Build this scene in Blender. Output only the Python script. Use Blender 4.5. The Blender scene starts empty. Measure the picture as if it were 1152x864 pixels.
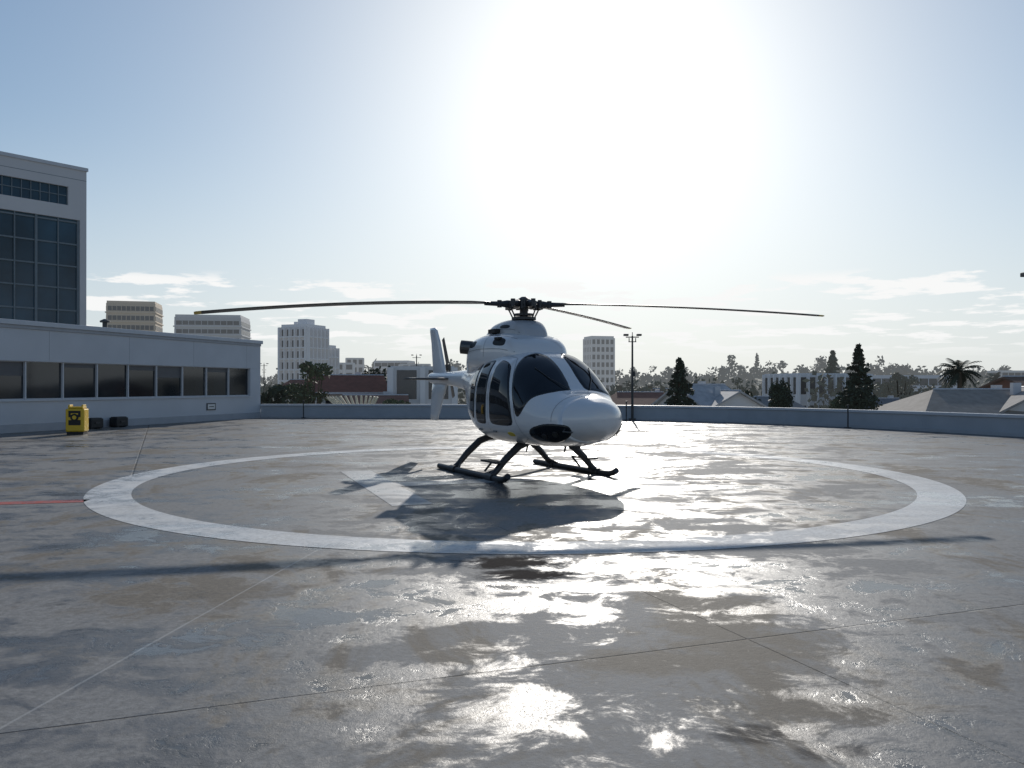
import bpy, math, random
import numpy as np
from mathutils import Vector, Matrix
R = math.radians
rng = random.Random(7)
scene = bpy.context.scene
scene.view_settings.view_transform = 'Standard'
scene.view_settings.look = 'None'
scene.view_settings.exposure = 0

# ------------------------------------------------------------------ helpers
class MB:
    def __init__(s): s.v=[]; s.f=[]
    def add(s, vs, fs):
        o=len(s.v); s.v.extend([tuple(v) for v in vs]); s.f.extend([tuple(i+o for i in f) for f in fs])
    def quad(s,a,b,c,d): s.add([a,b,c,d],[(0,1,2,3)])
    def box(s, c, size, rot=0.0, mat=None):
        hx,hy,hz=size[0]/2,size[1]/2,size[2]/2
        vs=[]
        ca,sa=math.cos(rot),math.sin(rot)
        for z in (-hz,hz):
            for x,y in ((-hx,-hy),(hx,-hy),(hx,hy),(-hx,hy)):
                p=(c[0]+x*ca-y*sa,c[1]+x*sa+y*ca,c[2]+z)
                vs.append(p)
        s.add(vs,[(3,2,1,0),(4,5,6,7),(0,1,5,4),(1,2,6,5),(2,3,7,6),(3,0,4,7)])
    def tube(s, pts, rad, n=10, caps=True):
        pts=[Vector(p) for p in pts]
        if not hasattr(rad,'__len__'): rad=[rad]*len(pts)
        rings=[]
        up=None
        for i,p in enumerate(pts):
            t=(pts[min(i+1,len(pts)-1)]-pts[max(i-1,0)]).normalized()
            if up is None:
                up=Vector((0,0,1)) if abs(t.z)<.9 else Vector((1,0,0))
            a=t.cross(up).normalized(); b=a.cross(t).normalized(); up=b
            rings.append([p+(a*math.cos(2*math.pi*k/n)+b*math.sin(2*math.pi*k/n))*rad[i] for k in range(n)])
        s.rings(rings,caps)
    def rings(s, rings, caps=True):
        n=len(rings[0]); vs=[q for r in rings for q in r]; fs=[]
        for i in range(len(rings)-1):
            for k in range(n):
                k2=(k+1)%n
                fs.append((i*n+k,i*n+k2,(i+1)*n+k2,(i+1)*n+k))
        if caps:
            fs.append(tuple(range(n))[::-1]); fs.append(tuple((len(rings)-1)*n+k for k in range(n)))
        s.add(vs,fs)
    def obj(s,name,mat,parent=None,smooth=False,bevel=0):
        me=bpy.data.meshes.new(name); me.from_pydata(s.v,[],s.f); me.update()
        o=bpy.data.objects.new(name,me); scene.collection.objects.link(o)
        if mat: me.materials.append(mat)
        if smooth:
            me.polygons.foreach_set('use_smooth',[True]*len(me.polygons))
        if parent: o.parent=parent
        if bevel:
            b=o.modifiers.new('b','BEVEL'); b.width=bevel; b.segments=2; b.limit_method='ANGLE'
        return o
def empty(name, loc=(0,0,0), rz=0):
    e=bpy.data.objects.new(name,None); scene.collection.objects.link(e)
    e.location=loc; e.rotation_euler=(0,0,rz); e.empty_display_size=.2
    return e

HAZE_GLOW=(0.64,0.67,0.70)  # air colour that far materials emit as painted-in haze
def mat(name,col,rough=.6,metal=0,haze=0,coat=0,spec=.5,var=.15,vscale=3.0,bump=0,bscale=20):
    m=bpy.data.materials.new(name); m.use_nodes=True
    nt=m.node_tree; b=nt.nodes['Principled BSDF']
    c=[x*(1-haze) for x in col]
    geo=nt.nodes.new('ShaderNodeNewGeometry')
    nz=nt.nodes.new('ShaderNodeTexNoise'); nz.inputs['Scale'].default_value=vscale; nz.inputs['Detail'].default_value=3
    nt.links.new(geo.outputs['Position'],nz.inputs['Vector'])
    mx=nt.nodes.new('ShaderNodeMix'); mx.data_type='RGBA'
    mx.inputs[6].default_value=(*[x*(1-var*1.6) for x in c],1)
    mx.inputs[7].default_value=(*[min(1,x*(1+var*1.6)) for x in c],1)
    nt.links.new(nz.outputs['Fac'],mx.inputs[0]); nt.links.new(mx.outputs[2],b.inputs['Base Color'])
    b.inputs['Roughness'].default_value=rough; b.inputs['Metallic'].default_value=metal
    b.inputs['Specular IOR Level'].default_value=spec
    b.inputs['Coat Weight'].default_value=coat; b.inputs['Coat Roughness'].default_value=.04
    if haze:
        b.inputs['Emission Color'].default_value=(*HAZE_GLOW,1); b.inputs['Emission Strength'].default_value=haze  # distance haze painted into the material: surface glows faintly, no air scatter
    if bump:
        n2=nt.nodes.new('ShaderNodeTexNoise'); n2.inputs['Scale'].default_value=bscale; n2.inputs['Detail'].default_value=5
        nt.links.new(geo.outputs['Position'],n2.inputs['Vector'])
        bp=nt.nodes.new('ShaderNodeBump'); bp.inputs['Strength'].default_value=bump; bp.inputs['Distance'].default_value=.02
        nt.links.new(n2.outputs['Fac'],bp.inputs['Height']); nt.links.new(bp.outputs['Normal'],b.inputs['Normal'])
    return m

# ------------------------------------------------------------------ sun & sky
SUN_AZ=6.8; SUN_EL=22.8
sd=Vector((math.sin(R(SUN_AZ))*math.cos(R(SUN_EL)),math.cos(R(SUN_AZ))*math.cos(R(SUN_EL)),math.sin(R(SUN_EL))))
L=bpy.data.lights.new('sun','SUN'); L.energy=3.3; L.angle=R(.6); L.color=(1,.95,.88)
lo=bpy.data.objects.new('sun',L); scene.collection.objects.link(lo)
lo.rotation_euler=sd.to_track_quat('Z','Y').to_euler(); lo.location=(0,0,30)

w=bpy.data.worlds.new('World'); scene.world=w; w.use_nodes=True
nt=w.node_tree; N=nt.nodes; LK=nt.links; N.clear()
out=N.new('ShaderNodeOutputWorld'); bg=N.new('ShaderNodeBackground'); bg.inputs['Strength'].default_value=.066
sky=N.new('ShaderNodeTexSky'); sky.sky_type='NISHITA'; sky.sun_disc=False
sky.sun_elevation=R(SUN_EL); sky.sun_rotation=R(SUN_AZ); sky.air_density=1.0; sky.dust_density=1.0; sky.ozone_density=2.0
tc=N.new('ShaderNodeTexCoord'); sp=N.new('ShaderNodeSeparateXYZ'); LK.new(tc.outputs['Generated'],sp.inputs[0])
def math_(op,a,b=None,c=None,nt=nt,clamp=False):
    n=nt.nodes.new('ShaderNodeMath'); n.operation=op; n.use_clamp=clamp
    for i,x in enumerate((a,b,c)):
        if x is None: continue
        if isinstance(x,(int,float)): n.inputs[i].default_value=x
        else: nt.links.new(x,n.inputs[i])
    return n.outputs[0]
def ramp_(x,a,b,nt=nt,lo=0,hi=1,smooth=True):
    n=nt.nodes.new('ShaderNodeMapRange'); n.interpolation_type='SMOOTHSTEP' if smooth else 'LINEAR'
    nt.links.new(x,n.inputs[0]); n.inputs[1].default_value=a; n.inputs[2].default_value=b
    n.inputs[3].default_value=lo; n.inputs[4].default_value=hi
    return n.outputs[0]
zz=math_('MAXIMUM',sp.outputs[2],0.0); den=math_('ADD',zz,.07)
cx=math_('DIVIDE',sp.outputs[0],den); cy=math_('DIVIDE',sp.outputs[1],den)
cb=N.new('ShaderNodeCombineXYZ'); LK.new(cx,cb.inputs[0]); LK.new(cy,cb.inputs[1])
cn=N.new('ShaderNodeTexNoise'); cn.inputs['Scale'].default_value=1.5; cn.inputs['Detail'].default_value=7; cn.inputs['Roughness'].default_value=.58
LK.new(cb.outputs[0],cn.inputs['Vector'])
cm=ramp_(cn.outputs['Fac'],.505,.57)
el1=ramp_(sp.outputs[2],.025,.06); el2=ramp_(sp.outputs[2],.118,.132,lo=1,hi=0)
cm=math_('MULTIPLY',cm,math_('MULTIPLY',el1,el2)); cm=math_('MULTIPLY',cm,.95)
hz=math_('MULTIPLY',ramp_(sp.outputs[2],-.05,.30,lo=1,hi=0),.82)
# bluer coastal air, with the aureole rolled off the way thin haze spreads it
def vm(op,a,b):
    n=N.new('ShaderNodeVectorMath'); n.operation=op
    for i,x in enumerate((a,b)):
        if isinstance(x,tuple): n.inputs[i].default_value=x
        else: LK.new(x,n.inputs[i])
    return n.outputs[0]
tv=vm('MULTIPLY',sky.outputs[0],(1.02,1.18,1.32))
dn=vm('ADD',vm('MULTIPLY',tv,(1/26,1/26,1/26)),(1,1,1))
tm=vm('MULTIPLY',vm('DIVIDE',tv,dn),(1.42,1.42,1.42))
m1=N.new('ShaderNodeMix'); m1.data_type='RGBA'; LK.new(hz,m1.inputs[0]); LK.new(tm,m1.inputs[6]); m1.inputs[7].default_value=(10.4,11.3,12.2,1)
m2=N.new('ShaderNodeMix'); m2.data_type='RGBA'; LK.new(cm,m2.inputs[0]); LK.new(m1.outputs[2],m2.inputs[6]); m2.inputs[7].default_value=(14.4,14.4,14.3,1)
LK.new(m2.outputs[2],bg.inputs['Color']); LK.new(bg.outputs[0],out.inputs[0])

# ------------------------------------------------------------------ wet concrete
def line_dist(nt,px,py,p0,p1):
    d=Vector((p1[0]-p0[0],p1[1]-p0[1])).normalized(); n=(-d.y,d.x); c=n[0]*p0[0]+n[1]*p0[1]
    a=math_('MULTIPLY_ADD',px,n[0],-c,nt=nt); b=math_('MULTIPLY_ADD',py,n[1],a,nt=nt)
    return math_('ABSOLUTE',b,nt=nt)
def concrete(name,paint=None,cover=.9):
    m=bpy.data.materials.new(name); m.use_nodes=True; nt=m.node_tree; b=nt.nodes['Principled BSDF']; N=nt.nodes; LK=nt.links
    geo=N.new('ShaderNodeNewGeometry'); pos=geo.outputs['Position']
    def noise(scale,det=6,rough=.55,dist=0,off=(0,0,0),sc=(1,1,1),rot=0):
        mp=N.new('ShaderNodeMapping'); mp.inputs['Location'].default_value=off; mp.inputs['Scale'].default_value=sc; mp.inputs['Rotation'].default_value=(0,0,rot)
        LK.new(pos,mp.inputs[0]); n=N.new('ShaderNodeTexNoise'); n.inputs['Scale'].default_value=scale; n.inputs['Detail'].default_value=det
        n.inputs['Roughness'].default_value=rough; n.inputs['Distortion'].default_value=dist; LK.new(mp.outputs[0],n.inputs['Vector']); return n.outputs['Fac']
    def mixc(f,a,bb):
        n=N.new('ShaderNodeMix'); n.data_type='RGBA'
        for i,x in ((0,f),(6,a),(7,bb)):
            if isinstance(x,tuple): n.inputs[i].default_value=(*x,1)
            elif isinstance(x,(int,float)): n.inputs[i].default_value=x
            else: LK.new(x,n.inputs[i])
        return n.outputs[2]
    def M(op,a,bb=None): return math_(op,a,bb,nt=nt)
    s=N.new('ShaderNodeSeparateXYZ'); LK.new(pos,s.inputs[0]); px,py=s.outputs[0],s.outputs[1]
    nA=noise(.55,3,.5,.6,(3.1,7.7,0),(.85,1.15,1),.2); nB=noise(2.3,8,.74,.5,(1,2,0)); nC=noise(.7,6,.70,.8,(11,4,0),(1,.6,1),.3)
    fine=noise(18,5,.78); streak=noise(1.0,4,.6,.2,(0,0,0),(.35,2.6,1),.32)
    def blotch(lst,amp=2.6):
        r=None
        for x,y,rx,ry in lst:
            dx=M('DIVIDE',M('SUBTRACT',px,x),rx); dy=M('DIVIDE',M('SUBTRACT',py,y),ry)
            dd=M('SQRT',M('ADD',M('MULTIPLY',dx,dx),M('MULTIPLY',dy,dy)))
            dd=M('ADD',dd,M('MULTIPLY',M('SUBTRACT',nB,.5),amp)); k=ramp_(dd,.4,1.05,nt,1,0)
            r=k if r is None else M('MAXIMUM',r,k)
        return r
    wv=M('ADD',M('MULTIPLY',nA,.38),M('ADD',M('MULTIPLY',nB,.44),M('MULTIPLY',streak,.18)))
    wv=M('ADD',wv,M('MULTIPLY',M('SUBTRACT',fine,.5),.09))
    wv=M('ADD',wv,M('MULTIPLY',blotch([(.6,13.6,3.0,2.0)],1.5),.07))
    wet=ramp_(wv,.465,.535,nt); pud=ramp_(wv,.535,.575,nt)
    stain=M('MAXIMUM',ramp_(nC,.49,.60,nt),blotch([(6.4,15.5,1.6,1.2),(-2.7,6.8,1.0,.8),(.9,5.1,.7,.35),(1.7,4.4,.7,.3),(-1.4,17.0,1.2,.6)]))
    grime=blotch([(.0,8.0,.5,.4),(.15,7.45,.5,.3),(-.1,8.6,.4,.3)],3.2)
    grime2=blotch([(1.2,4.05,.22,.13),(1.55,3.85,.22,.1)],3.2)
    grime=M('MAXIMUM',grime,M('MULTIPLY',grime2,.5))
    base=mixc(wet,(.29,.285,.275),(.115,.115,.117))
    base=mixc(M('MULTIPLY',stain,.75),base,(.195,.16,.115))
    base=mixc(ramp_(fine,.3,.7,nt),mixc(.45,base,(.04,.04,.04)),base)
    base=mixc(M('MULTIPLY',ramp_(nB,.55,.66,nt),.6),base,(.05,.046,.04))
    base=mixc(M('MULTIPLY',grime,.9),base,(.02,.014,.012))
    wob=M('MULTIPLY',M('SUBTRACT',fine,.5),.012)
    dark=None
    for p0,p1,wd,lim in (((-2.5,4.04),(3.98,6.43),.009,0),((.95,7.15),(2.3,3.71),.006,0),((-12.5,28.2),(-7.55,16.5),.02,15.5),((-2.5,29.9),(3.98,32.3),.02,0),((10.5,7.15),(11.85,3.71),.01,0)):
        d=M('ADD',line_dist(nt,px,py,p0,p1),wob); k=ramp_(d,wd*.4,wd*1.3,nt,1,0)
        if lim: k=M('MULTIPLY',k,M('GREATER_THAN',py,lim))
        dark=k if dark is None else M('MAXIMUM',dark,k)
    lt=ramp_(M('ADD',line_dist(nt,px,py,(-2.02,8.5),(-2.54,4.1)),wob),.004,.014,nt,1,0)
    lt=M('MULTIPLY',lt,M('LESS_THAN',py,8.9))
    base=mixc(M('MULTIPLY',lt,.4),base,(.45,.45,.43))
    base=mixc(M('MULTIPLY',dark,.75),base,(.035,.033,.03))
    rough=M('ADD',ramp_(wet,0,1,nt,.75,.42,False),M('MULTIPLY',M('SUBTRACT',fine,.5),.35))
    rough=M('SUBTRACT',rough,M('MULTIPLY',pud,.22))
    rough=M('ADD',rough,M('MULTIPLY',grime,.3))
    rough=M('MAXIMUM',rough,.08)
    if paint:
        wear=M('ADD',M('MULTIPLY',nB,.5),M('MULTIPLY',fine,.5))
        k=ramp_(wear,.42,.58,nt,cover,cover*.55)
        base=mixc(k,base,paint)
    LK.new(base,b.inputs['Base Color']); LK.new(rough,b.inputs['Roughness'])
    LK.new(M('MULTIPLY',ramp_(wet,0,1,nt,.08,.45,False),ramp_(grime,0,1,nt,1,.3)),b.inputs['Specular IOR Level'])
    hgt=M('MULTIPLY',fine,ramp_(pud,0,1,nt,.007,.0022,False))
    hgt=M('SUBTRACT',hgt,M('MULTIPLY',dark,.01))
    bp=N.new('ShaderNodeBump'); bp.inputs['Strength'].default_value=.6; bp.inputs['Distance'].default_value=1.0
    LK.new(hgt,bp.inputs['Height']); LK.new(bp.outputs['Normal'],b.inputs['Normal'])
    return m
m_conc=concrete('wet_concrete')
m_white=concrete('worn_white_paint',(.72,.72,.70),.85)
m_hp=concrete('worn_letter_paint',(.66,.66,.64),.6)
m_red=concrete('worn_red_paint',(.5,.06,.04),.8)

par=[(-13.3,43.7),(-9,43.55),(-5,43.2),(-1,42.75),(2.5,42.1),(5.3,41.2),(7.8,40.0),(10,38.4),(12,36.3),(13.7,33.8),(15.3,30.9),(16.9,27.3),(18.4,23.5),(20,19),(21.8,12),(23,4),(23.5,-12)]
roof_poly=[(-60,-12)]+[(23.5,-12)]+par[::-1][1:]+[(-13.2,60),(-60,60)]
mb=MB(); n=len(roof_poly)
mb.add([(x,y,0) for x,y in roof_poly],[tuple(range(n))])
mb.obj('rooftop_helipad_deck',m_conc)
m_wall=mat('painted_wall',(.50,.515,.54),.7,var=.07,vscale=.8,bump=.1)
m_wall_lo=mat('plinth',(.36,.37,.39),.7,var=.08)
m_coping=mat('metal_coping',(.48,.50,.53),.45,var=.05)
m_dark=mat('dark_metal',(.03,.03,.032),.45)
m_black=mat('black_rubber',(.012,.012,.012),.6)
mb=MB()
for i in range(n):
    a=roof_poly[i]; c=roof_poly[(i+1)%n]
    mb.quad((a[0],a[1],-.004),(a[0],a[1],-11),(c[0],c[1],-11),(c[0],c[1],-.004))
mb.obj('building_below_deck',m_wall_lo)

def ring(name,c,r0,r1,z,m):
    mb=MB(); k=160; vs=[]
    for i in range(k):
        a=2*math.pi*i/k; vs+= [(c[0]+r0*math.cos(a),c[1]+r0*math.sin(a),z),(c[0]+r1*math.cos(a),c[1]+r1*math.sin(a),z)]
    mb.add(vs,[(2*i,2*i+1,(2*i+3)%(2*k),(2*i+2)%(2*k)) for i in range(k)]); return mb.obj(name,m)
ring('landing_circle_marking',(.19,15.75),6.76,7.42,.004,m_white)
a=R(20); mb=MB()
def hbox(cx,cy,wx,wy):
    pts=[]
    for x,y in ((-1,-1),(1,-1),(1,1),(-1,1)):
        X=cx+x*wx/2; Y=cy+y*wy/2
        pts.append((-.1+X*math.cos(a)-Y*math.sin(a),14.9+X*math.sin(a)+Y*math.cos(a),.004))
    mb.quad(*pts)
hbox(-2.3,0,.6,5); hbox(2.3,0,.6,5); hbox(0,0,4.0,.6)
mb.obj('letter_h_marking',m_hp)
mb=MB(); mb.quad((-13,10.4,.004),(-6.25,12.05,.004),(-6.3,12.35,.004),(-13,10.75,.004)); mb.obj('red_line_marking',m_red)

# ------------------------------------------------------------------ parapet
def offset(poly,d):
    res=[]
    for i,p in enumerate(poly):
        a=Vector(poly[max(i-1,0)]); b=Vector(poly[min(i+1,len(poly)-1)]); t=(b-a).normalized()
        res.append((p[0]-t.y*d,p[1]+t.x*d))
    return res
def extr(poly,d0,d1,z0,z1,mb):
    A=offset(poly,d0); B=offset(poly,d1); rings=[]
    for p,q in zip(A,B): rings.append([(p[0],p[1],z0),(q[0],q[1],z0),(q[0],q[1],z1),(p[0],p[1],z1)])
    mb.rings(rings)
pe=empty('parapet_wall')
mb=MB(); extr(par,.03,.30,-.5,.62,mb); mb.obj('wall_body',mat('parapet_paint',(.36,.38,.41),.7,var=.12,vscale=1.2),pe)
mb=MB(); extr(par,-.03,.36,.622,.73,mb); mb.obj('coping',m_coping,pe,bevel=.01)
mb=MB(); extr(par,-.004,.027,.003,.12,mb); mb.obj('kerb_strip',m_wall_lo,pe)
for (x,y) in ((-10.9,43.2),(13.45,33.1),(5.6,40.5)):
    e=empty('safety_stanchion',(x,y,0)); mb=MB(); mb.tube([(0,0,0),(0,0,.9)],.03,8); mb.box((0,0,.02),(.2,.2,.04)); mb.box((0,0,.92),(.08,.08,.05)); mb.obj('post',m_dark,e)

# ------------------------------------------------------------------ low annex building
A=Vector((-18.1,29.3)); D=Vector((4.8,14.4)); Ln=D.length; du=D.normalized(); ang=math.atan2(du.y,du.x); nrm=Vector((du.y,-du.x))
be=empty('low_annex_building')
m_gl=mat('window_glass',(.02,.024,.028),.06,spec=.6,var=.6,vscale=.6)
m_fr=mat('window_frame',(.50,.51,.53),.5,var=.03)
def wp(t,off,z):
    p=A+du*t+nrm*off; return (p.x,p.y,z)
def wbox(mb,t0,t1,o0,o1,z0,z1):
    c=A+du*((t0+t1)/2)+nrm*((o0+o1)/2); mb.box((c.x,c.y,(z0+z1)/2),(t1-t0,o1-o0,z1-z0),ang)
T0=-28; T1=Ln
w0=.0675*15.37-1.66*17; wins=[w0+1.66*k for k in range(26)]; wend=wins[-1]
mb=MB(); wbox(mb,T0,T1,-14,-.25,-.3,3.9); mb.obj('wall_core',m_wall,be)
mb=MB(); wbox(mb,T0,T1,-.248,0,2.6,3.78); wbox(mb,T0,T1,-.248,0,.3,1.19); wbox(mb,wend,T1,-.248,-.002,1.192,2.598); mb.obj('front_wall',m_wall,be)
mb=MB(); wbox(mb,T0,T1,-.248,.02,0.003,.298); mb.obj('plinth',m_wall_lo,be)
mb=MB(); wbox(mb,T0-.1,T1+.1,-14.1,.1,3.9,4.08); mb.obj('roof_coping',m_coping,be,bevel=.02)
mb=MB(); wbox(mb,T0,T1,-.1,.045,3.782,3.897); mb.obj('coping_band',m_wall_lo,be)  # solid grey band under the coping, slightly proud of the wall
mb=MB(); 
for i in range(len(wins)-1): wbox(mb,wins[i]+.03,wins[i+1]-.03,-.2,-.15,1.23,2.57)
mb.obj('window_panes',m_gl,be)
mb=MB()
for i in range(len(wins)-1):
    h=rng.choice((0,.15,.3,.5,.2,0))
    if h: wbox(mb,wins[i]+.06,wins[i+1]-.06,-.149,-.147,2.56-h,2.56)
mb.obj('window_blinds',mat('blind_fabric',(.09,.09,.095),.5,var=.1),be)
mb=MB()
for x in wins: wbox(mb,x-.03,x+.03,-.2,-.06,1.192,2.598)
wbox(mb,wins[0]+.05,wend-.05,-.2,-.08,1.192,1.228); wbox(mb,wins[0]+.05,wend-.05,-.2,-.08,2.572,2.598)
mb.obj('window_mullions',m_fr,be)
mb=MB(); wbox(mb,wins[0],wend,.002,.06,1.13,1.185); mb.obj('window_sill',m_coping,be)
mb=MB()
for k in range(11): wbox(mb,T0+2+4*k,T0+2.012+4*k,.001,.004,2.62,3.77)
mb.obj('panel_joints',m_wall_lo,be)
e=empty('wall_sign'); mb=MB(); wbox(mb,10.9,11.55,.003,.03,.52,.86); mb.obj('frame',m_dark,e); mb=MB(); wbox(mb,10.96,11.49,.031,.036,.57,.81); mb.obj('face',mat('sign_face',(.6,.6,.58)),e)
mb=MB(); wbox(mb,11.05,11.4,.037,.039,.67,.71); mb.obj('lettering',m_dark,e)
for t in (3.45,4.75):
    e=empty('black_equipment_case'); mb=MB(); wbox(mb,t,t+.62,.15,.55,.03,.4); mb.obj('case',m_black,e,bevel=.03)
    mb=MB(); wbox(mb,t+.05,t+.57,.2,.5,.401,.43); wbox(mb,t+.2,t+.42,.551,.58,.2,.26); mb.obj('lid_and_latch',m_dark,e)
    mb=MB(); wbox(mb,t+.05,t+.12,.2,.5,0.0,.03); wbox(mb,t+.5,t+.57,.2,.5,0.0,.03); mb.obj('feet',m_dark,e)
e=empty('roof_vent',wp(6.2,-1.5,4.08)); mb=MB(); mb.tube([(0,0,0),(0,0,.35)],.1,12); mb.tube([(0,0,.35),(0,0,.42),(0,0,.5)],[.2,.2,.05],12); mb.obj('cowl',m_dark,e)
ye=empty('yellow_spill_kit_cabinet',(-15.2,28.9,0),ang-R(90)+R(25))
m_y=mat('yellow_plastic',(.72,.45,.02),.4,var=.06)
mb=MB(); mb.box((0,0,.5),(.62,.45,.8)); mb.obj('body',m_y,ye,bevel=.04)
mb=MB(); mb.box((0,0,.94),(.5,.36,.07)); mb.box((-.22,0,1.0),(.06,.3,.08)); mb.box((.22,0,1.0),(.06,.3,.08)); mb.obj('lid',m_y,ye,bevel=.02)
mb=MB(); mb.box((0,-.232,.72),(.4,.008,.22)); mb.box((0,-.232,.42),(.4,.008,.18)); mb.tube([(0,-.225,.6),(0,-.25,.6)],.13,20); mb.box((0,0,.05),(.55,.38,.1)); mb.obj('labels_and_base',m_black,ye)
mb=MB(); mb.tube([(0,-.252,.6),(0,-.26,.6)],.07,16); mb.box((0,-.238,.72),(.24,.003,.05)); mb.obj('gauge',m_y,ye)

# ------------------------------------------------------------------ helicopter
PHI=27
yaw=R(-(90-PHI))
HX,HY=.23,16.1
H=empty('helicopter',(HX,HY,0),yaw)
m_paint=mat('white_gloss_paint',(.66,.66,.665),.25,coat=.6,var=.02,vscale=2)
m_paint2=mat('cowl_paint',(.42,.42,.43),.33,coat=.3,var=.06)
m_glass=mat('tinted_canopy',(.010,.012,.015),.04,spec=.5,var=.7,vscale=1.6)
m_seal=mat('window_seal',(.02,.02,.02),.5)
m_seam=mat('panel_seam',(.16,.16,.16),.5)
m_blade=mat('blade_composite',(.06,.058,.055),.45,var=.1)
m_steel=mat('steel',(.12,.115,.11),.4,metal=.8)
m_tip=mat('blade_tip_paint',(.6,.45,.05),.5)
def pchip(xs,ys):
    xs=np.array(xs,float); ys=np.array(ys,float); h=np.diff(xs); d=np.diff(ys)/h; m=np.zeros(len(xs)); m[0]=d[0]; m[-1]=d[-1]
    for i in range(1,len(xs)-1):
        m[i]=0 if d[i-1]*d[i]<=0 else 3*(h[i-1]+h[i])/((2*h[i]+h[i-1])/d[i-1]+(h[i]+2*h[i-1])/d[i])
    def f(x):
        x=min(max(x,xs[0]),xs[-1]); i=min(int(np.searchsorted(xs,x,side='right')-1),len(xs)-2); t=(x-xs[i])/h[i]
        return float((1+2*t)*(1-t)**2*ys[i]+t*(1-t)**2*h[i]*m[i]+t*t*(3-2*t)*ys[i+1]+t*t*(t-1)*h[i]*m[i+1])
    return f
class Loft:
    def __init__(s,rows):
        rows=sorted(rows); X=[r[0] for r in rows]; s.X=X
        s.f=[pchip(X,[r[k] for r in rows]) for k in range(1,6)]
    def raw(s,x,th,side=1):
        zb,zt,zw,hw,n=[f(x) for f in s.f]; c,sn=math.cos(th),math.sin(th); e=2/n
        y=hw*math.copysign(abs(c)**e,c); z=zw+(zt-zw if sn>=0 else zw-zb)*math.copysign(abs(sn)**e,sn)
        return Vector((x,y*side,z))
    def P(s,x,th,off=0,side=1):
        p=s.raw(x,th,1)
        if off:
            e=1e-3; tx=s.raw(x+e,th)-s.raw(x-e,th); tt=s.raw(x,th+e)-s.raw(x,th-e); nn=tt.cross(tx)
            if nn.length>0:
                nn.normalize()
                c=Vector((0,p.y,p.z-s.f[2](x)))
                if nn.dot(c)<0: nn=-nn
                p=p+nn*off
        p.y*=side; return p
    def mesh(s,name,m,parent,step=.06,K=72,dense_front=True):
        xs=list(np.arange(s.X[0],s.X[-1],step))
        if dense_front:
            xs=[x for x in xs if x<s.X[-1]-.4]; L_=s.X[-1]; xs+= [L_-.4*(1-math.sin(t*math.pi/2)) for t in np.linspace(0,1,22)]
        else: xs.append(s.X[-1])
        mb=MB(); mb.rings([[s.raw(x,2*math.pi*k/K) for k in range(K)] for x in xs]); return mb.obj(name,m,parent,smooth=True)
def chaikin(p,it=2):
    for _ in range(it):
        q=[]
        for i in range(len(p)):
            a=p[i]; b=p[(i+1)%len(p)]
            q+= [(a[0]*.78+b[0]*.22,a[1]*.78+b[1]*.22),(a[0]*.22+b[0]*.78,a[1]*.22+b[1]*.78)]
        p=q
    return p
def patch(loft,mb,poly,off,side=1,grow=0):
    p=[(x,R(t)*1.0) for x,t in poly]; p=chaikin(p,2)
    q=[]
    for i in range(len(p)):
        a=p[i]; b=p[(i+1)%len(p)]; k=max(1,int(max(abs(a[0]-b[0]),abs(a[1]-b[1]))/.05))
        q+=[(a[0]+(b[0]-a[0])*j/k,a[1]+(b[1]-a[1])*j/k) for j in range(k)]
    p=q; cx=sum(a[0] for a in p)/len(p); ct=sum(a[1] for a in p)/len(p); n=len(p); vs=[loft.P(cx,ct,off,side)]; Rn=12
    for r in range(1,Rn+1):
        f=r/Rn
        for a in p:
            dx,dt=a[0]-cx,a[1]-ct; l=math.hypot(dx,dt)+1e-6; g=1+grow/l
            vs.append(loft.P(cx+dx*f*g,ct+dt*f*g,off if r<Rn else off-.02,side))
    fs=[(0,1+i,1+(i+1)%n) for i in range(n)]
    for r in range(Rn-1):
        for i in range(n):
            a=1+r*n+i; b=1+r*n+(i+1)%n; fs.append((a,a+n,b+n,b))
    mb.add(vs,fs)
def seam(loft,mb,path,w,off,side):
    for (x0,t0),(x1,t1) in zip(path[:-1],path[1:]):
        k=10
        for j in range(k):
            a=(x0+(x1-x0)*j/k,R(t0+(t1-t0)*j/k)); b=(x0+(x1-x0)*(j+1)/k,R(t0+(t1-t0)*(j+1)/k))
            A=loft.P(a[0],a[1],off,side); B=loft.P(b[0],b[1],off,side); dvec=(B-A)
            nn=(loft.P(a[0],a[1],off+.05,side)-A).normalized(); s_=dvec.cross(nn).normalized()*w/2
            mb.quad(A-s_,A+s_,B+s_,B-s_)
# x, zbot, ztop, zwide, halfwidth, exponent
body=Loft([
 (2.86,1.14,1.16,1.15,.01,2.1),(2.84,1.02,1.29,1.15,.16,2.1),(2.77,.92,1.38,1.14,.31,2.1),(2.60,.81,1.46,1.13,.50,2.1),(2.36,.72,1.54,1.12,.67,2.15),(2.05,.655,1.62,1.12,.82,2.2),
 (1.80,.635,1.82,1.14,.90,2.3),(1.5,.62,2.07,1.17,.96,2.4),(1.2,.61,2.24,1.21,.99,2.6),(.9,.61,2.33,1.24,1.0,2.8),(.4,.61,2.37,1.25,.99,2.9),(-.1,.62,2.36,1.25,.965,2.8),
 (-.5,.66,2.33,1.28,.90,2.6),(-.9,.76,2.28,1.35,.79,2.45),(-1.5,1.02,2.2,1.5,.57,2.3),(-2.0,1.35,2.12,1.72,.38,2.15),(-2.5,1.56,2.06,1.82,.26,2.05),(-3.6,1.70,2.03,1.87,.19,2),(-4.8,1.76,2.02,1.89,.14,2)])
body.mesh('fuselage',m_paint,H)
WS=[(2.06,86),(2.02,66),(1.94,46),(1.82,27),(1.70,4),(1.54,-5),(1.38,10),(1.22,32),(1.07,55),(.99,74),(.98,86)]
DW=[(1.44,-8),(1.32,10),(1.14,32),(1.02,46),(.60,52),(.50,46),(.50,-8),(.58,-16),(1.34,-17)]
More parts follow.
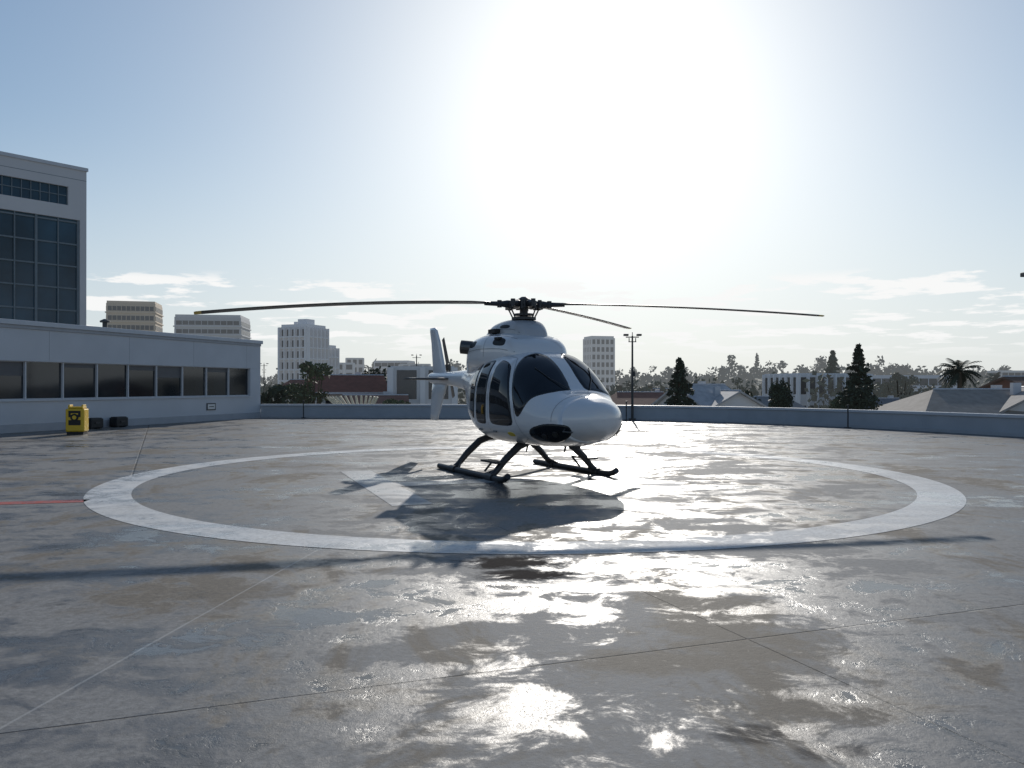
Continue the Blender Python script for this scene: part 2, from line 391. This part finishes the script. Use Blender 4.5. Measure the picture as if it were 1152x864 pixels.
W2=[(.36,-12),(.36,45),(.30,51),(-.06,51),(-.14,45),(-.14,-12),(-.06,-17),(.30,-17)]
W3=[(-.26,-8),(-.26,44),(-.32,49),(-.52,45),(-.62,34),(-.62,0),(-.54,-10),(-.32,-13)]
CH=[(2.58,-10),(2.56,-40),(2.24,-58),(1.86,-56),(1.70,-38),(1.82,-16),(2.2,-4)]
gl=MB(); fr=MB(); sm=MB()
for side in (1,-1):
    for poly in (WS,DW,W2,W3,CH):
        patch(body,fr,poly,.006,side,.02); patch(body,gl,poly,.011,side,0)
    for path in ([(1.60,-40),(1.56,-16),(1.38,16),(1.09,48),(.97,58),(.44,59),(.43,-48),(.6,-56),(1.3,-54),(1.60,-40)],[(.42,59),(-.20,58),(-.20,-52),(.42,-52)],[(-.21,55),(-.75,50),(-.75,-40),(-.21,-50)],[(2.30,84),(2.30,-2)]):
        seam(body,sm,path,.008,.003,side)
    for x in (.62,-.05):
        p=body.P(x,R(-28),.012,side); sm.box(p,(.14,.02,.03))
fr.obj('window_seals',m_seal,H,smooth=True); gl.obj('windows',m_glass,H,smooth=True); sm.obj('door_seams',m_seam,H)
mb=MB()
for side in (1,-1):
    pts=[body.P(2.08,R(78),.03,side),body.P(1.75,R(66),.03,side),body.P(1.45,R(60),.03,side)]; mb.tube(pts,.009,6)
mb.tube([body.P(2.5,R(-20),0,-1),body.P(2.5,R(-20),.12,-1),body.P(2.5,R(-20),.12,-1)+Vector((.3,0,0))],.012,6)
mb.tube([(.2,0,.64),(.1,0,.42)],[.03,.012],6); mb.tube([(1.6,.0,.66),(1.55,0,.52)],[.03,.015],6)
mb.tube([(-2.0,0,2.2),(-2.2,0,2.6)],[.015,.008],6)
mb.tube([(1.9,0,.69),(1.9,0,.6)],[.11,.1],14)
mb.obj('wipers_and_aerials',m_dark,H)
mb=MB()
for s_ in (1,-1): patch(body,mb,[(1.30,-27),(1.30,-37),(1.08,-37),(1.08,-27)],.006,s_)
mb.obj('door_placard',m_tip,H)
mb=MB()
for s_ in (-1,1):
    c_=body.P(2.3,R(-30),.012,s_); c2=body.P(2.3,R(-30),.03,s_)
    mb.tube([c_,c2],.055,14); 
    c_=body.P(2.08,R(-32),.012,s_); c2=body.P(2.08,R(-32),.03,s_); mb.tube([c_,c2],.05,14)
mb.obj('landing_lights',m_steel,H)
# engine cowling
cowl=Loft([(.98,2.12,2.32,2.2,.2,2.2),(.84,2.0,2.50,2.22,.46,2.6),(.6,2.0,2.63,2.24,.60,3.0),(.1,2.0,2.72,2.26,.68,3.4),(-.5,2.0,2.75,2.26,.74,3.4),(-1.0,2.0,2.72,2.26,.73,3.0),(-1.4,1.95,2.60,2.2,.60,2.7),(-1.8,1.9,2.42,2.1,.42,2.4),(-2.3,1.8,2.12,1.98,.2,2)])
cowl.mesh('engine_cowling',m_paint,H,dense_front=False)
dog=Loft([(.62,2.4,2.55,2.47,.08,2.2),(.5,2.4,2.80,2.5,.26,2.8),(.2,2.4,2.96,2.55,.36,3.6),(-.2,2.4,3.0,2.55,.40,3.6),(-.7,2.4,2.97,2.5,.40,3.2),(-1.1,2.4,2.87,2.48,.34,2.6),(-1.5,2.35,2.6,2.43,.2,2.2)])
dog.mesh('mast_fairing',m_paint2,H,step=.04,dense_front=False)
mb=MB(); sm=MB()
for side in (1,-1):
    patch(cowl,mb,[(.42,14),(.38,40),(.0,42),(-.05,14)],.006,side)
    patch(cowl,mb,[(-.7,14),(-.7,34),(-1.0,34),(-1.0,14)],.006,side)
    patch(dog,mb,[(.1,22),(.1,36),(-.3,36),(-.3,22)],.004,side)
    seam(cowl,sm,[(-.3,0),(-.3,88)],.010,.003,side); seam(cowl,sm,[(.7,8),(-1.5,8)],.010,.003,side); seam(cowl,sm,[(.6,50),(-1.2,50)],.010,.003,side); seam(dog,sm,[(-.45,10),(-.45,88)],.01,.003,side); seam(dog,sm,[(.4,20),(-1.1,20)],.01,.003,side)
    q=[Vector((-.9,.45*side,2.44)),Vector((-1.1,.62*side,2.47)),Vector((-1.22,.80*side,2.49))]
    ex=MB(); ex.tube(q,[.13,.14,.14],18); ex.obj('exhaust_pipe',m_steel,H,smooth=False)
    ex=MB(); d=(q[2]-q[1]).normalized(); ex.tube([q[2]+d*.002,q[2]+d*.006],.125,18); ex.obj('exhaust_opening',m_black,H)
    mb.box((.1,.52*side,2.60),(.16,.26,.05)); mb.box((-.4,.45*side,2.77),(.3,.12,.08))
mb.obj('intake_grilles',m_black,H); sm.obj('cowl_seams',m_seam,H)
# tail
def fin(name,profile,y0,th,m,axis='y'):
    rings=[]
    for i,(xl,xt,z) in enumerate(profile):
        c=xl-xt; r=[]
        for k in range(20):
            a_=2*math.pi*k/20; xx=(math.cos(a_)+1)/2; t=th*c*math.sin(a_)*(.35+.65*xx**.5)
            X=xt+c*xx; r.append((X,y0+t,z) if axis=='y' else (X,z,y0+t))
        rings.append(r)
    b=MB(); b.rings(rings); return b.obj(name,m,H,smooth=True)
fin('vertical_fin',[(-3.85,-4.75,1.75),(-4.0,-4.8,2.1),(-4.3,-4.9,2.75),(-4.5,-5.0,3.05),(-4.62,-5.0,3.12)],0,.07,m_paint)
fin('ventral_fin',[(-4.5,-4.95,.86),(-4.4,-4.95,1.0),(-4.05,-4.9,1.5),(-3.8,-4.8,1.85)],0,.07,m_paint)
fin('horizontal_stabiliser',[(-3.45,-3.9,-1.1),(-3.38,-3.95,-1.05),(-3.3,-3.95,0),(-3.38,-3.95,1.05),(-3.45,-3.9,1.1)],1.86,.06,m_blade,'z')
mb=MB(); mb.tube([(-4.6,.1,2.15),(-4.6,.34,2.15)],.06,12); mb.box((-4.6,.32,2.15),(.16,.08,.16))
for an in (115,295):
    d=Vector((math.cos(R(an)),0,math.sin(R(an)))); p=Vector((-4.6,.32,2.15)); s_=Vector((-d.z,0,d.x))*.07
    mb.add([p+d*.1-s_+Vector((0,.01,0)),p+d*.1+s_-Vector((0,.01,0)),p+d*.8+s_,p+d*.8-s_,p+d*.1-s_+Vector((0,.025,0)),p+d*.1+s_+Vector((0,.01,0)),p+d*.8+s_+Vector((0,.012,0)),p+d*.8-s_+Vector((0,.012,0))],[(0,1,2,3),(7,6,5,4),(0,4,5,1),(1,5,6,2),(2,6,7,3),(3,7,4,0)])
mb.obj('tail_rotor',m_blade,H)
# skids
mb=MB()
for side in (1,-1):
    y=1.12*side
    mb.tube([(-1.6,y,.055),(1.15,y,.055),(1.32,y,.062),(1.44,y,.09),(1.54,y,.14)],.055,12)
    for x in (.85,-.85):
        mb.tube([(x,0,.68),(x,.35*side,.67),(x,.55*side,.60),(x,.83*side,.36),(x,1.02*side,.15),(x,y,.07)],[.07,.07,.07,.065,.055,.055],10)
        mb.tube([(x-.12,y,.055),(x+.12,y,.055)],.078,12)
        mb.tube([(x,.96*side,.2),(x-.26*math.copysign(1,x),y,.09)],.022,8)
    mb.box((.65,(.98)*side,.32),(.65,.2,.035)); mb.tube([(.4,.86*side,.31),(.4,1.03*side,.12)],.02,6)
    mb.tube([(.9,.88*side,.32),(.8,.88*side,.3)],.03,6)
    for x in (-1.3,-.3,1.1): mb.box((x,y,.012),(.3,.1,.02))
mb.obj('landing_skids',m_dark,H,smooth=False)
# rotor
HZ=3.28
hub=empty('main_rotor',(0,0,0)); hub.parent=H
mb=MB()
mb.tube([(0,0,2.85),(0,0,3.1),(0,0,HZ+.05)],[.09,.08,.08],16); mb.tube([(0,0,2.98),(0,0,3.03)],[.24,.24],20); mb.tube([(0,0,3.06),(0,0,3.10)],[.2,.2],20)
mb.tube([(0,0,HZ-.05),(0,0,HZ+.05)],[.2,.2],20); mb.tube([(0,0,HZ+.05),(0,0,HZ+.11),(0,0,HZ+.15)],[.13,.11,.05],16)
bl=MB(); tp=MB()
for wa,Rr,droop,ch in ((199.5,6.0,.36,.34),(4.5,6.0,.20,.32),(62,5.9,.12,.22),(290,0,0,0),(245,0,0,0),(130,0,0,0)):
    la=R(wa)-yaw; d=Vector((math.cos(la),math.sin(la),0)); s_=Vector((-d.y,d.x,0)); z=Vector((0,0,1)); o=Vector((0,0,HZ))
    mb.tube([o+d*.12,o+d*.34,o+d*.5],[.06,.075,.05],10)
    mb.tube([o+d*.30+s_*.1+z*.05,o+d*.30+s_*.1-z*.1],.045,10); mb.tube([o+d*.30-s_*.1+z*.08,o+d*.30-s_*.1-z*.08],.04,10)
    mb.tube([o+d*.34+s_*.14-z*.02,Vector((0,0,3.03))+d*.22+s_*.1],.014,6)
    mb.tube([o+d*.5+z*.07,o+d*.5-z*.07],.045,10)
    if Rr:
        mb.tube([o+d*.45,o+d*.8],[.05,.04],10)
        def sec(r,c,th):
            zz=HZ-droop*((r/Rr)**2)+.02; pr=[]
            for k in range(14):
                a_=2*math.pi*k/14; u=math.cos(a_); pr.append(d*r+s_*(u*c/2)+Vector((0,0,zz+math.sin(a_)*th/2*(1 if u<.2 else .8)+u*c*.03)))
            return pr
        rs=[.7,.85,1.1]+list(np.linspace(1.3,Rr-.12,16))
        bl.rings([sec(r,.12 if r<.8 else (.2 if r<1 else ch),.05 if r<1 else .04) for r in rs])
        tp.rings([sec(r,ch if r<Rr-.03 else ch*.75,.035) for r in (Rr-.118,Rr-.04,Rr)])
mb.obj('rotor_head',m_dark,hub); bl.obj('main_blades',m_blade,hub,smooth=True); tp.obj('blade_tips',m_tip,hub)

# ------------------------------------------------------------------ terrain and skyline
GZ=-11
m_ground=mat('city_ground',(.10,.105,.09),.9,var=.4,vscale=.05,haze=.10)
mb=MB(); mb.quad((-4000,-500,GZ),(4000,-500,GZ),(4000,7000,GZ),(-4000,7000,GZ)); mb.obj('ground',m_ground)
def hillh(x,y):
    t=min(1,max(0,(y-150)/260)); t=t*t*(3-2*t)
    return GZ-.3+t*(12.5+3.5*math.sin(x*.011+1)+2*math.sin(x*.031+y*.01)+ (4 if x>50 else 0)*min(1,max(0,(x-50)/200)))
mb=MB(); nx,ny=70,24; vs=[]
for j in range(ny+1):
    for i in range(nx+1):
        x=-500+1100*i/nx; y=140+500*j/ny; vs.append((x,y,hillh(x,y)))
mb.add(vs,[(j*(nx+1)+i,j*(nx+1)+i+1,(j+1)*(nx+1)+i+1,(j+1)*(nx+1)+i) for j in range(ny) for i in range(nx)])
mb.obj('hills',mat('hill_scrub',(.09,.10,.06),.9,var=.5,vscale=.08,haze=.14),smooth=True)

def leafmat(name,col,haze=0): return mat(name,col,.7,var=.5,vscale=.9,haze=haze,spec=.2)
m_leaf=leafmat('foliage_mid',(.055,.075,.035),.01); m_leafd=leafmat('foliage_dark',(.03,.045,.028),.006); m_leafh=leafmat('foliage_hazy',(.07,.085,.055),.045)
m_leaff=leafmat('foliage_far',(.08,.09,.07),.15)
m_bark=mat('bark',(.09,.07,.05),.9,var=.3)
def leaf(mb,p,s):
    a=Vector((rng.uniform(-1,1),rng.uniform(-1,1),rng.uniform(-1,1))).normalized(); b=a.cross(Vector((rng.uniform(-1,1),rng.uniform(-1,1),rng.uniform(-1,1)))).normalized()
    s1=s*rng.uniform(.5,1.1); s2=s*rng.uniform(.3,.7); mb.quad(p-a*s1,p-b*s2,p+a*s1,p+b*s2)
def clump(mb,c,rad,n,s):
    c=Vector(c)
    for _ in range(n):
        v=Vector((rng.gauss(0,1),rng.gauss(0,1),rng.gauss(0,1))).normalized()*(rng.random()**.45)
        leaf(mb,c+Vector((v.x*rad[0],v.y*rad[1],v.z*rad[2])),s)
def tree(name,x,y,h,w,m=None,base=GZ,n=24,dens=55,s=.3):
    e=empty(name,(x,y,base)); th=h; tr=MB()
    tr.tube([(0,0,0),(.1,0,th*.3),(.0,.1,th*.55),(.1,0,th*.8)],[h*.03,h*.024,h*.016,h*.006],8); fo=MB()
    for i in range(n):
        a_=rng.uniform(0,6.28); z=rng.uniform(.35,.97); r=w*.5*math.sqrt(max(0,1-((z-.6)/.42)**2))*rng.uniform(.35,1)
        c=(r*math.cos(a_),r*math.sin(a_),z*th); cr=w*rng.uniform(.1,.19)
        clump(fo,c,(cr*1.2,cr*1.2,cr*.8),dens,s)
        tr.tube([(0,0,th*z*.55),(c[0]*.5,c[1]*.5,th*z*.75),c],[h*.01,h*.006,h*.002],5)
    tr.obj('trunk_and_limbs',m_bark,e); fo.obj('crown',m or m_leaf,e); return e
def conifer(name,x,y,h,w,m=None,base=GZ,s=.22,taper=.9,start=.15,vis=.6,nb=240,den=1.0):
    e=empty(name,(x,y,base)); tr=MB(); tr.tube([(0,0,0),(0,0,h*.5),(0,0,h)],[h*.022,h*.013,.02],8); fo=MB()
    for i in range(nb):
        f=start+(1-start)*(rng.random()**vis); z=h*f; rr=(w/2*(1-f)**taper+.12)*rng.uniform(.45,1.15)
        a_=rng.uniform(0,6.28); tip=Vector((rr*math.cos(a_),rr*math.sin(a_),z+rr*rng.uniform(-.3,.1)))
        tr.tube([(0,0,z),tip],[.04,.01],4,False)
        for j in range(int((6+rr*9)*den)):
            q=rng.uniform(.2,1); p=Vector((0,0,z)).lerp(tip,q)+Vector((rng.gauss(0,.12),rng.gauss(0,.12),rng.gauss(-.06,.10)))*(rr*.35+.3)
            leaf(fo,p,s*rng.uniform(.6,1.2))
    tr.obj('trunk_and_limbs',m_bark,e); fo.obj('needles',m or m_leafd,e); return e
def palm(name,x,y,h,w,m=None,base=GZ):
    e=empty(name,(x,y,base)); tr=MB(); tr.tube([(0,0,0),(.15,0,h*.4),(.1,0,h*.8),(0,0,h)],[.32,.24,.2,.26],10); tr.obj('trunk',m_bark,e); fo=MB()
    for i in range(46):
        a_=rng.uniform(0,6.28); el=rng.uniform(-.5,1.25); l=w/2*rng.uniform(.85,1.1); prev=Vector((0,0,h)); d=Vector((math.cos(a_)*math.cos(el),math.sin(a_)*math.cos(el),math.sin(el)))
        side=Vector((-math.sin(a_),math.cos(a_),0)); K=9
        for k in range(K):
            d=(d+Vector((0,0,-.16))).normalized(); p=prev+d*l/K; ww=l*.24*math.sin(math.pi*(k+1)/(K+1))+.05
            for sg in (1,-1):
                fo.add([prev,p,p+side*sg*ww+d*ww*.5-Vector((0,0,ww*.45))],[(0,1,2)])
            prev=p
    fo.obj('fronds',m or m_leafd,e); return e

fo=MB()
for i in range(460):
    y=rng.uniform(235,400); x=rng.uniform(-.36,.68)*y
    h=rng.uniform(4,9.0); b=hillh(x,y); wd=rng.uniform(5,10)
    if rng.random()<.12: h*=1.25; wd*=.5
    for _ in range(4):
        q=rng.uniform(0,.85); clump(fo,(x+rng.uniform(-.4,.4)*wd*(1-q*.5),y,b+h*q),(wd*.42*(1.1-q*.5),wd*.42,h*.28),24,1.0)
fo.obj('distant_trees',m_leaff)
fo=MB()
for i in range(300):
    y=rng.uniform(95,200); x=rng.uniform(-.33,.68)*y
    top=-(rng.uniform(.5,4.0)) if rng.random()<.6 else rng.uniform(-.3,2.6); wd=rng.uniform(2.5,5.5)
    for _ in range(4):
        clump(fo,(x+rng.uniform(-.4,.4)*wd,y,top-rng.uniform(.5,3)),(wd*.5,wd*.5,1.8),24,.55)
    clump(fo,(x,y,top-5),(wd*.5,wd*.5,4),24,.9)
fo.obj('neighbourhood_trees',m_leafh)

# towers
def tower(name,u,d,wid,dep,ztop,rot,colr,haze,floor=3.3,bay=3.0,style='grid',base=GZ,crown=True,glass=.05):
    e=empty(name,(u*d,d,base),R(rot)); h=ztop-base
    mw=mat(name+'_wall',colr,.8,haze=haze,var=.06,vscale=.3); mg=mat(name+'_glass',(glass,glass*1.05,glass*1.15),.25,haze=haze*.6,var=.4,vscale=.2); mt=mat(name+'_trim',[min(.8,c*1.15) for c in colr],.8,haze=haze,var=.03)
    b=MB(); b.box((0,0,h/2),(wid,dep,h)); b.obj('walls',mw,e); g=MB(); t=MB(); nf=int(h/floor)
    for fl in range(nf):
        z=h-1.6-fl*floor
        if z<floor*.5: continue
        for face in range(4):
            W=wid if face%2==0 else dep; O=(dep if face%2==0 else wid)/2
            def fb(mbb,c,wd,zc,hh,o0,o1):
                m_=(o0+o1)/2; tt=o1-o0
                if face==0: mbb.box((c,-O-m_,zc),(wd,tt,hh))
                if face==2: mbb.box((c,O+m_,zc),(wd,tt,hh))
                if face==1: mbb.box((O+m_,c,zc),(tt,wd,hh))
                if face==3: mbb.box((-O-m_,c,zc),(tt,wd,hh))
            if style=='band':
                fb(g,0,W-.8,z,floor*.48,.003,.06); fb(t,0,W+.2,z-floor*.42,.3,.003,.35)
                if floor<3.5:
                    for k in range(int(W/bay)+1): fb(t,-W/2+.4+k*(W-.8)/int(W/bay),.14,z,floor*.46,.061,.12)
            else:
                nb=max(2,int(W/bay)); bw=W/nb
                for k in range(nb): fb(g,-W/2+bw*(k+.5),bw*.62,z,floor*.6,.003,.05)
                if style=='balc': fb(t,0,W+.3,z-floor*.4,.25,.003,.9)
                if fl==0:
                    for k in range(nb+1): fb(t,-W/2+bw*k*.998+ .01,bw*.16,h/2,h-.2,.003,.3 if style!='balc' else 1.0)
    g.obj('windows',mg,e)
    if t.v: t.obj('trim',mt,e)
    if crown:
        c=MB(); c.box((0,0,h+.35),(wid*.98,dep*.98,.7))
        if crown!='flat': c.box((wid*.1,0,h+1.5),(wid*.35,dep*.4,1.6)); c.box((-wid*.25,0,h+1.2),(wid*.12,dep*.2,1.0))
        c.obj('roof_plant',mt,e)
    return e
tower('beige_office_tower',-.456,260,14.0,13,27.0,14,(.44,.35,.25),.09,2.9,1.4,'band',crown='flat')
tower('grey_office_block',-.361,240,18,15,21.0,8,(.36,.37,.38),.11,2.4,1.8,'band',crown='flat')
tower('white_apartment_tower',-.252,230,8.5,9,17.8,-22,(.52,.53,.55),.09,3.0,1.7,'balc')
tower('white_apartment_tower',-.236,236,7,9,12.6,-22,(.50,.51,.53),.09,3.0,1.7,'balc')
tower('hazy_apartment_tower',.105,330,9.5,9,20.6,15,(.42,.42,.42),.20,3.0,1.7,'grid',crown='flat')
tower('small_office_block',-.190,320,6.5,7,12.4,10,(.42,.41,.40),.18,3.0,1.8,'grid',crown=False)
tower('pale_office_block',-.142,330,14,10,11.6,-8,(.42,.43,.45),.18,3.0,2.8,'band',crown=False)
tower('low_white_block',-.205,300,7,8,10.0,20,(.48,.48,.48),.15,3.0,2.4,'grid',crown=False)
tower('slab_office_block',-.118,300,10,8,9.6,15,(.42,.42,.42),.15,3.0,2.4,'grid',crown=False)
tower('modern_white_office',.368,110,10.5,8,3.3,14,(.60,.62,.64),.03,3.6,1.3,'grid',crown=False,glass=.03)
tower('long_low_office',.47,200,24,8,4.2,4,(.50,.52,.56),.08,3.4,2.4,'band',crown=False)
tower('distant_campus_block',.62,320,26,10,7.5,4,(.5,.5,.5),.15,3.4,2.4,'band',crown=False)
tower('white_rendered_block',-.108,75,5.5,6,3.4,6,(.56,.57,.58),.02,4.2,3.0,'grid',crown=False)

# big glazed tower, left
C=Vector((-51.5,100)); dv=Vector((-.63,-.776)).normalized(); pn=Vector((.776,-.63))
te=empty('glass_fronted_office_tower')
m_tw=mat('tower_panels',(.46,.465,.48),.6,var=.05,vscale=.3,haze=.02); m_tg=mat('tower_glass',(.02,.055,.085),.12,spec=.3,var=.5,vscale=.25); m_tm=mat('tower_mullion',(.10,.14,.17),.5,haze=.01)
ta=math.atan2(dv.y,dv.x)
def tb(mb,s0,s1,o0,o1,z0,z1):
    c=C+dv*((s0+s1)/2)+pn*((o0+o1)/2); mb.box((c.x,c.y,(z0+z1)/2),(s1-s0,o1-o0,z1-z0),ta)
mb=MB(); tb(mb,0,42,-25,-.6,GZ,27.6); mb.obj('core',m_tw,te)
mb=MB(); tb(mb,0,.75,-.598,0,GZ,27.6); tb(mb,.752,42,-.598,0,25.4,27.6); tb(mb,.752,2.1,-.598,-.002,23.2,25.398); tb(mb,.752,42,-.598,0,21.6,23.198); mb.obj('facade_panels',m_tw,te)
mb=MB(); tb(mb,-.15,42,-25,.15,27.6,28.0); mb.obj('roof_coping',m_wall,te)
mb=MB(); tb(mb,2.1,42,-.5,-.35,23.2,25.398); tb(mb,.76,42,-.5,-.35,GZ,21.598); mb.obj('glazing',m_tg,te)
mb=MB()
for k in range(18): tb(mb,.76+2.35*k,.76+2.35*k+(.12 if k%2 else .26),-.34,-.12,-2,21.59)
for k in range(40): tb(mb,2.1+1.0*k,2.18+1.0*k,-.34,-.2,23.22,25.38)
for k in range(9): tb(mb,.8,42,-.34,-.2,21.3-2.65*k-.12,21.3-2.65*k+.06)
tb(mb,2.1,42,-.34,-.25,24.3,24.4)
mb.obj('mullions',m_tm,te)
mb=MB(); tb(mb,0,42,.002,.01,26.4,26.46); mb.obj('panel_joint',m_tm,te)

# houses
def house(name,x,y,w,d,ze,zr,rot,wallc,roofc,hip=.0,haze=.012,base=GZ):
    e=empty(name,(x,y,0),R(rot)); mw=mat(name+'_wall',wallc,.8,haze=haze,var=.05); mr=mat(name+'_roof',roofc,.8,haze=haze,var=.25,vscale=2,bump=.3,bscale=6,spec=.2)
    b=MB(); b.box((0,0,(ze+base)/2),(w,d,ze-base)); 
    if hip==0: b.add([(-w/2,-d/2,ze+.001),(-w/2,d/2,ze+.001),(-w/2,0,zr-.1),(w/2,-d/2,ze+.001),(w/2,d/2,ze+.001),(w/2,0,zr-.1)],[(0,1,2),(3,5,4)])
    b.obj('walls',mw,e)
    r=MB(); o=.5; hx=w/2+o; hy=d/2+o; rx=hx-hip; ez=ze-.15
    r.add([(-hx,-hy,ez),(hx,-hy,ez),(hx,hy,ez),(-hx,hy,ez),(-rx,0,zr),(rx,0,zr)],[(0,1,5,4),(2,3,4,5),(1,2,5),(3,0,4),(0,3,2,1)] if hip else [(0,1,5,4),(2,3,4,5)])
    ro=r.obj('roof',mr,e); 
    if not hip:
        sm_=ro.modifiers.new('s','SOLIDIFY'); sm_.thickness=.15
    g=MB()
    for k in range(int(w/2.2)):
        xx=-w/2+1.1+2.2*k; g.box((xx,-d/2-.02,ze-1.3),(.9,.03,1.1))
    g.box((w/2+.02,0,ze-1.3),(.03,1.2,1.2)); g.obj('windows',m_gl,e)
    f=MB(); f.box((0,-d/2-o-.03,ez-.02),(w+2*o,.05,.18)); f.tube([(-rx,0,zr+.02),(rx,0,zr+.02)],.07,6); f.box((w*.2,d*.15,zr-.1),(.5,.5,.8)); f.obj('fascia_ridge_chimney',m_fr,e)
    return e
house('warehouse',.56*56,56,12.0,9,-.35,1.45,3,(.4,.4,.38),(.27,.24,.21),hip=3.6)
house('white_gabled_house',.635*52+1.0,54,3.5,5,.1,1.6,80,(.55,.55,.55),(.25,.24,.23))
house('brick_house',.655*62,64,5,7,1.2,2.4,10,(.16,.07,.05),(.10,.06,.045))
house('red_roofed_house',-.20*78,78,6.0,6,1.2,2.7,20,(.5,.49,.46),(.18,.065,.045))
house('terracotta_house',-.235*95,95,7,7,.9,2.4,-25,(.5,.49,.46),(.2,.085,.06))
house('cream_house',-.165*70,70,4.5,6,-.3,.9,10,(.5,.46,.38),(.22,.11,.08))
house('tiled_roof_house',.155*90,90,9,8,-.5,1.0,-12,(.5,.48,.46),(.2,.09,.065),hip=2.5)
house('pale_roofed_house',.228*72,72,4.6,6,.1,1.8,28,(.62,.62,.62),(.42,.42,.42))
house('white_gabled_house',.262*70,70,3.6,5,-.2,1.3,100,(.62,.62,.62),(.38,.38,.38))
house('grey_roofed_house',.30*84,84,9,7,-.9,.6,-8,(.5,.5,.5),(.2,.2,.2),hip=2.5)
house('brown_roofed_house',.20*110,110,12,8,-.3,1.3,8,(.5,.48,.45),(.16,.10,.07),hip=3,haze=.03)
house('slate_roofed_house',.44*92,92,10,8,-1.6,.3,-6,(.5,.5,.5),(.16,.16,.17),hip=3)
e=empty('ribbed_pavilion_roof',(-.188*58,58,-.9)); c=MB()
for k in range(13):
    f0=k/13; a0=R(165-150*f0); 
    c.tube([(1.6*math.cos(a0)*.2,0,.0),(1.5*math.cos(a0)*.8,-.1,1.0),(1.9*math.cos(a0)-.2,-.2,1.75+.15*math.sin(a0))],[.08,.11,.08],6)
c.obj('ribs',mat('cream_ribs',(.6,.55,.42),.7),e); c=MB(); c.box((0,.35,.4),(3.2,.3,1.6)); c.box((0,.4,-5),(3,.5,9.2)); c.obj('backing',mat('pavilion_back',(.3,.26,.18),.8),e)

tree('broadleaf_tree',-.242*60,60,14.6,4.2,m_leaf,n=30,s=.2,dens=80)
tree('broadleaf_tree',-.285*66,66,12.6,5.5,m_leafd,n=26)
tree('broadleaf_tree',-.262*72,72,13.4,5.5,m_leaf,n=26)
tree('broadleaf_tree',-.215*88,88,13.9,5.5,m_leafd,n=26)
tree('broadleaf_tree',-.155*85,85,14.4,6.0,m_leafd,n=28)
tree('broadleaf_tree',-.135*80,80,14.0,5.0,m_leafd,n=26)
tree('broadleaf_tree',-.125*62,62,11.8,4,m_leaf,n=22)
conifer('conifer_tree',.203*66,66,14.9,8.5,m_leafd,s=.24,nb=260)
conifer('conifer_tree',.216*70,70,12.9,7.5,m_leafd,s=.24,nb=200)
conifer('pine_tree',.388*110,110,17.4,9,m_leafh,s=.35,nb=220)
conifer('pine_tree',.419*100,100,17.6,10,m_leafd,s=.35,nb=260)
palm('palm_tree',.541*85,85,14.1,4.4,m_leafd)
palm('palm_tree',.585*130,130,13.6,4.2,m_leafh)
tree('broadleaf_tree',.47*110,110,14.8,5.5,m_leafh)
tree('broadleaf_tree',.51*120,120,14.2,6,m_leafh)
tree('broadleaf_tree',.60*100,100,14.0,5,m_leafh)
tree('broadleaf_tree',.63*115,115,14.6,5,m_leafh)
tree('broadleaf_tree',.275*120,120,14.0,6,m_leafh)
tree('broadleaf_tree',.285*80,80,12.4,4.5,m_leafd)
tree('broadleaf_tree',.145*110,110,13.4,6,m_leafh)
def bush(name,x,y,z,w,h,m):
    e=empty(name,(x,y,z)); t=MB(); t.tube([(0,0,GZ-z),(0,0,0)],[.2,.1],8); t.obj('stem',m_bark,e); f=MB()
    for i in range(26):
        v=Vector((rng.gauss(0,1),rng.gauss(0,1),rng.gauss(0,1))).normalized()*.72
        clump(f,(v.x*w/2,v.y*w/2,v.z*h/2),(w*.2,w*.2,h*.2),60,.13)
    clump(f,(0,0,0),(w*.45,w*.45,h*.45),400,.18); f.obj('foliage',m,e)
bush('clipped_shrub',.325*58,58,.75,1.7,2.6,m_leafd)
bush('clipped_shrub',.418*52,52,.75,2.6,2.0,m_leafd)
bush('clipped_shrub',.40*54,54,.3,1.6,1.4,m_leaf)
bush('clipped_shrub',-.14*56,56,.1,2.2,1.4,m_leaf)

def lamp(name,x,y,base,top,arm=.32,r=1):
    e=empty(name,(x,y,base)); h=top-base; b=MB(); b.tube([(0,0,0),(0,0,h)],[.09*r,.055*r],10); b.box((0,0,h*.985),(arm*2,.05,.05)); b.box((0,0,h*.93),(arm*1.2,.04,.04))
    for s_ in (1,-1):
        b.box((arm*s_,-.05,h+.04),(.22,.3,.09)); b.box((arm*.5*s_,0,h*.95),(.04,.04,.2))
    b.tube([(0,0,h),(0,0,h+.18)],.02,6); b.box((.09,0,h*.55),(.1,.1,.25)); b.box((0,0,.05),(.3,.3,.1)); b.obj('pole_and_heads',m_dark,e)
lamp('street_lamp',.1435*41.2,41.2-.6,0,4.15,r=.75)
lamp('street_lamp',-.1155*90,90,GZ,5.0,.45)
lamp('street_lamp',-.30*110,110,GZ,4.6,.45)
e=empty('floodlight_mast',(18.1,27.0,0)); b=MB(); b.tube([(0,0,0),(0,0,5.5)],[.1,.07],10); b.tube([(0,0,5.45),(-.9,0,5.4)],.04,8); b.box((0,0,.06),(.4,.4,.12)); b.obj('mast',m_dark,e)
b=MB(); b.box((-1.15,0,5.34),(.5,.35,.14)); b.box((-1.15,0,5.44),(.3,.2,.06)); b.obj('floodlight_head',m_dark,e,bevel=.02)

# ------------------------------------------------------------------ camera
cam=bpy.data.cameras.new('camera'); co=bpy.data.objects.new('camera',cam); scene.collection.objects.link(co)
cam.sensor_width=36; cam.lens=29.06; cam.clip_end=12000; cam.clip_start=.05
co.location=(0,0,1.7); co.rotation_euler=(R(90.12),0,0)
scene.camera=co
